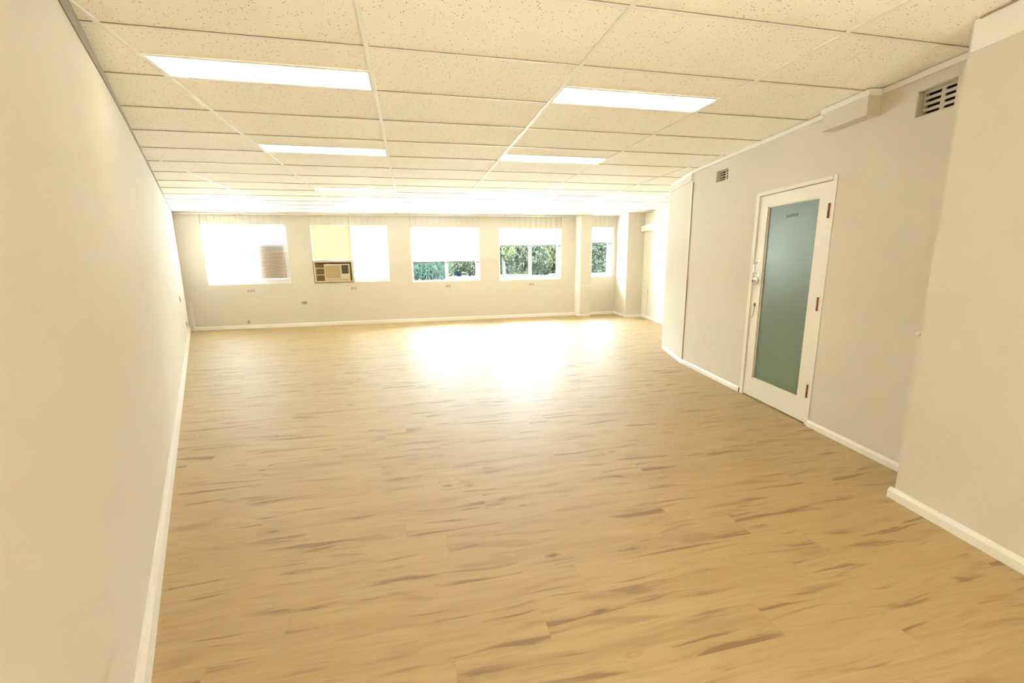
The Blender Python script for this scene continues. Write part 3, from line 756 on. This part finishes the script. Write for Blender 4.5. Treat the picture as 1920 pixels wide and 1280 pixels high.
# ------------------------------------------------------------------ outdoors
GZ = -0.35
gd = MB().box(-90, 110, 9.1, 160, GZ-0.2, GZ).build('lawn', M['lawn']); struct(gd, 'sunlit grass outside the windows', 'lawn')
M['concrete'] = mat('bounce_concrete', (0.66, 0.65, 0.62), 0.9, var=0.08, vscale=0.6)
struct(MB().box(-40, 50, -22, -3.4, -0.25, -0.10).build('bounce_pavement', M['rear_bounce']), 'added paved yard bouncing light into the rear window', 'bounce_pavement')  # unseen reflector added below the rear opening
struct(MB().box(-60, 70, 9.1, 33, GZ-0.15, GZ+0.03).build('bounce_pavement', M['concrete']), 'added pale concrete yard bouncing light up through the windows', 'bounce_pavement')  # out of view, added pale to bounce daylight onto the far ceiling
GZC = 0.03
def foliage(rad, hgt, base, n, size, droop, mk, rnd, lobes=9):
    b = MB(); cs = []
    for k in range(lobes):
        w = rnd.uniform(0, math.tau); rr = rad*math.sqrt(rnd.random())*0.62; cs.append((rr*math.cos(w), rr*math.sin(w), base+(hgt-base)*rnd.uniform(0.12, 0.85), rad*rnd.uniform(0.32, 0.55)))
    for k in range(n):
        cx, cy_, cz, cr = rnd.choice(cs)
        while True:
            d = Vector((rnd.uniform(-1, 1), rnd.uniform(-1, 1), rnd.uniform(-1, 1)))
            if 0.1 < d.length < 1: break
        d = d.normalized()*(d.length**0.4)
        p = Vector((cx, cy_, cz))+Vector((d.x*cr, d.y*cr, d.z*cr*1.15*(1+droop*(d.z < 0)*0.8)))
        if p.z < base*0.5: continue
        a = Vector((rnd.uniform(-1, 1), rnd.uniform(-1, 1), rnd.uniform(-0.5, 0.5))).normalized(); v = Vector((rnd.uniform(-.4, .4), rnd.uniform(-.4, .4), -1)).normalized() if rnd.random() < droop else Vector((rnd.uniform(-1, 1), rnd.uniform(-1, 1), rnd.uniform(-1, 1))).normalized()
        s = size*rnd.uniform(0.6, 1.4); L = s*(1+droop)
        b.quad(tuple(p-a*s*0.4), tuple(p-v*L*0.5), tuple(p+a*s*0.4), tuple(p+v*L*0.5))
    return b
def tree(x, y, h, rad, mk, label, seed, n=7500, size=0.23, cat='tree', base=None, stems=1, group='trees beyond the lawn', name='tree'):
    rnd = random.Random(seed)
    r = empty(name, label, cat, mw=T(x, y, GZ), group=group); base = h*0.05 if base is None else base
    t = MB()
    for s in range(stems):
        ox = (s-(stems-1)/2)*0.35; ln = rnd.uniform(-0.25, 0.25)
        t.tube([(ox, 0, -0.05), (ox+ln*0.3, 0.05, h*0.25), (ox+ln, 0.1, h*0.5), (ox+ln*1.6, 0, h*0.8)], [h*0.024, h*0.02, h*0.014, h*0.005], 7)
        for k in range(6):
            w = rnd.uniform(0, math.tau); z = h*rnd.uniform(0.22, 0.6); L = rad*rnd.uniform(0.4, 0.75)
            t.tube([(ox+ln*0.6, 0.05, z), (ox+math.cos(w)*L*0.5, math.sin(w)*L*0.5, z+L*0.45), (ox+math.cos(w)*L, math.sin(w)*L, z+L*0.6)], [h*0.010, h*0.007, h*0.003], 5)
    t.build('trunk', M['bark'], parent=r, weld=False)
    foliage(rad, h, base, n, size, 0.6, mk, rnd).build('crown', mk, parent=r, weld=False, norm=False)
    return r
L0, L1, L2 = M['leaf']
specs = [(-22, 46, 8.5, 2.9, L0, 'grey green tree furthest to the left outside'), (-16, 42, 8.0, 2.9, L1, 'yellow green tree left of the sign outside'),
 (-10, 46, 9.0, 2.9, L0, 'tall grey green tree behind the sign'), (-4.8, 41, 7.5, 2.6, L1, 'yellow green tree outside behind the air conditioner'),
 (0.6, 45.5, 8.2, 2.6, L0, 'grey green tree outside right of the air conditioner'), (4.0, 39, 7.6, 2.2, L1, 'light green tree behind the half lowered blind'),
 (8.0, 47, 7.6, 2.2, L0, 'grey green tree at the right pane behind the half lowered blind'), (10.4, 39.5, 8.2, 2.0, L1, 'pale green tree in the left pane beside the pillar window'),
 (14.2, 43, 8.6, 2.3, L0, 'dark trunked tree near the window mullion by the pillar'), (17.9, 49.5, 5.2, 2.1, L1, 'lower rounded tree under the patch of sky'),
 (19.6, 42, 6.6, 1.9, L0, 'slim grey green tree at the right of the pillar window'), (23.6, 39.5, 8.0, 2.3, L0, 'leafy grey green tree in the alcove window'), (28.6, 45, 8.0, 2.9, L1, 'yellow green tree furthest right outside')]
for i, (x, y, h, rad, mk, lab) in enumerate(specs): tree(x, y, h, rad, mk, lab, 11+i, stems=2 if i % 3 == 2 else 1)
hg = foliage(1.0, 1.0, 0.0, 10, 0.2, 0.2, L2, random.Random(3)); hg = MB(); rnd = random.Random(5)
for k in range(26000):
    x = rnd.uniform(-34, 40); top = (7.2+1.1*math.sin(x*0.45)+0.7*math.sin(x*1.3+1))*(0.62 if 17.5 < x < 23.5 else 1.0); z = rnd.uniform(0, 1)**0.8*top; y = 58+rnd.uniform(-1.2, 1.2)
    a = Vector((rnd.uniform(-1, 1), rnd.uniform(-1, 1), rnd.uniform(-1, 1))).normalized(); v = Vector((rnd.uniform(-1, 1), rnd.uniform(-1, 1), rnd.uniform(-1, 1))).normalized(); p = Vector((x, y, GZ+z)); s = 0.42
    hg.quad(tuple(p-a*s*0.5), tuple(p-v*s*0.5), tuple(p+a*s*0.5), tuple(p+v*s*0.5))
NX = 150; NZ = 12; k0 = len(hg.v)
for i in range(NX+1):
    x = -34+74*i/NX; top = (7.0+1.1*math.sin(x*0.45)+0.7*math.sin(x*1.3+1))*(0.60 if 17.5 < x < 23.5 else 1.0)
    for j in range(NZ+1): hg.v.append((x, 58.9+rnd.uniform(-0.35, 0.35), GZ+top*j/NZ*(1 if j < NZ else rnd.uniform(0.93, 1.05))))
for i in range(NX):
    for j in range(NZ): q = k0+i*(NZ+1)+j; hg.f.append((q, q+NZ+1, q+NZ+2, q+1))
tag(hg.build('hedge', L0, weld=False, norm=False), 'long belt of dense scrub beyond the trees outside', 'hedge', kind='stuff')
tree(1.95, 14.2, 1.95, 0.85, L2, 'dark teal shrub close outside, below the half lowered blind', 77, n=1500, size=0.13, cat='shrub', base=0.1, group=None, name='garden_shrub')
bd = empty('building', 'long pale building seen through the blinds of the two left windows', 'building', mw=T(0, 0, 0))
M['render'] = mat('pale_render', (0.7, 0.7, 0.68), 0.9, var=0.1, vscale=0.5)
MB().box(-34, -1.2, 35.0, 38.5, GZ, 3.7).build('wall', M['render'], parent=bd)
MB().box(-34.3, -0.9, 34.7, 38.8, 3.7, 3.9).build('roof', M['aluminium'], parent=bd)
for wx in range(-31, -3, 6): MB().box(wx, wx+2.2, 34.95, 35.02, 1.0, 2.3).build('window', M['carglass'], parent=bd)
cr = empty('car', 'small blue car parked on the grass outside, under the half lowered blind', 'car', mw=T(6.3, 50, GZ))
b = MB(); b.extr([(-1.9, 0.25), (1.9, 0.25), (1.95, 0.8), (1.5, 0.9), (0.9, 1.42), (-1.3, 1.42), (-1.85, 0.9)], 'x', -0.82, 0.82); b.build('body', M['bluecar'], parent=cr, bevel=0.05)
b = MB(); b.extr([(-1.80, 0.95), (-1.40, 1.36), (-1.38, 1.36), (-1.70, 0.95)], 'x', -0.66, 0.66); b.v = [(x, y-0.06, z) for x, y, z in b.v]; b.build('rear_window', M['carglass'], parent=cr)
for sx in (-0.78, 0.78):
    for sy in (-1.2, 1.25):
        w_ = shift(lathe([(0.30, -0.1), (0.32, -0.06), (0.32, 0.06), (0.30, 0.1)], 18), sx, sy, 0.32); w_.build('wheel', M['tyre'], parent=cr)
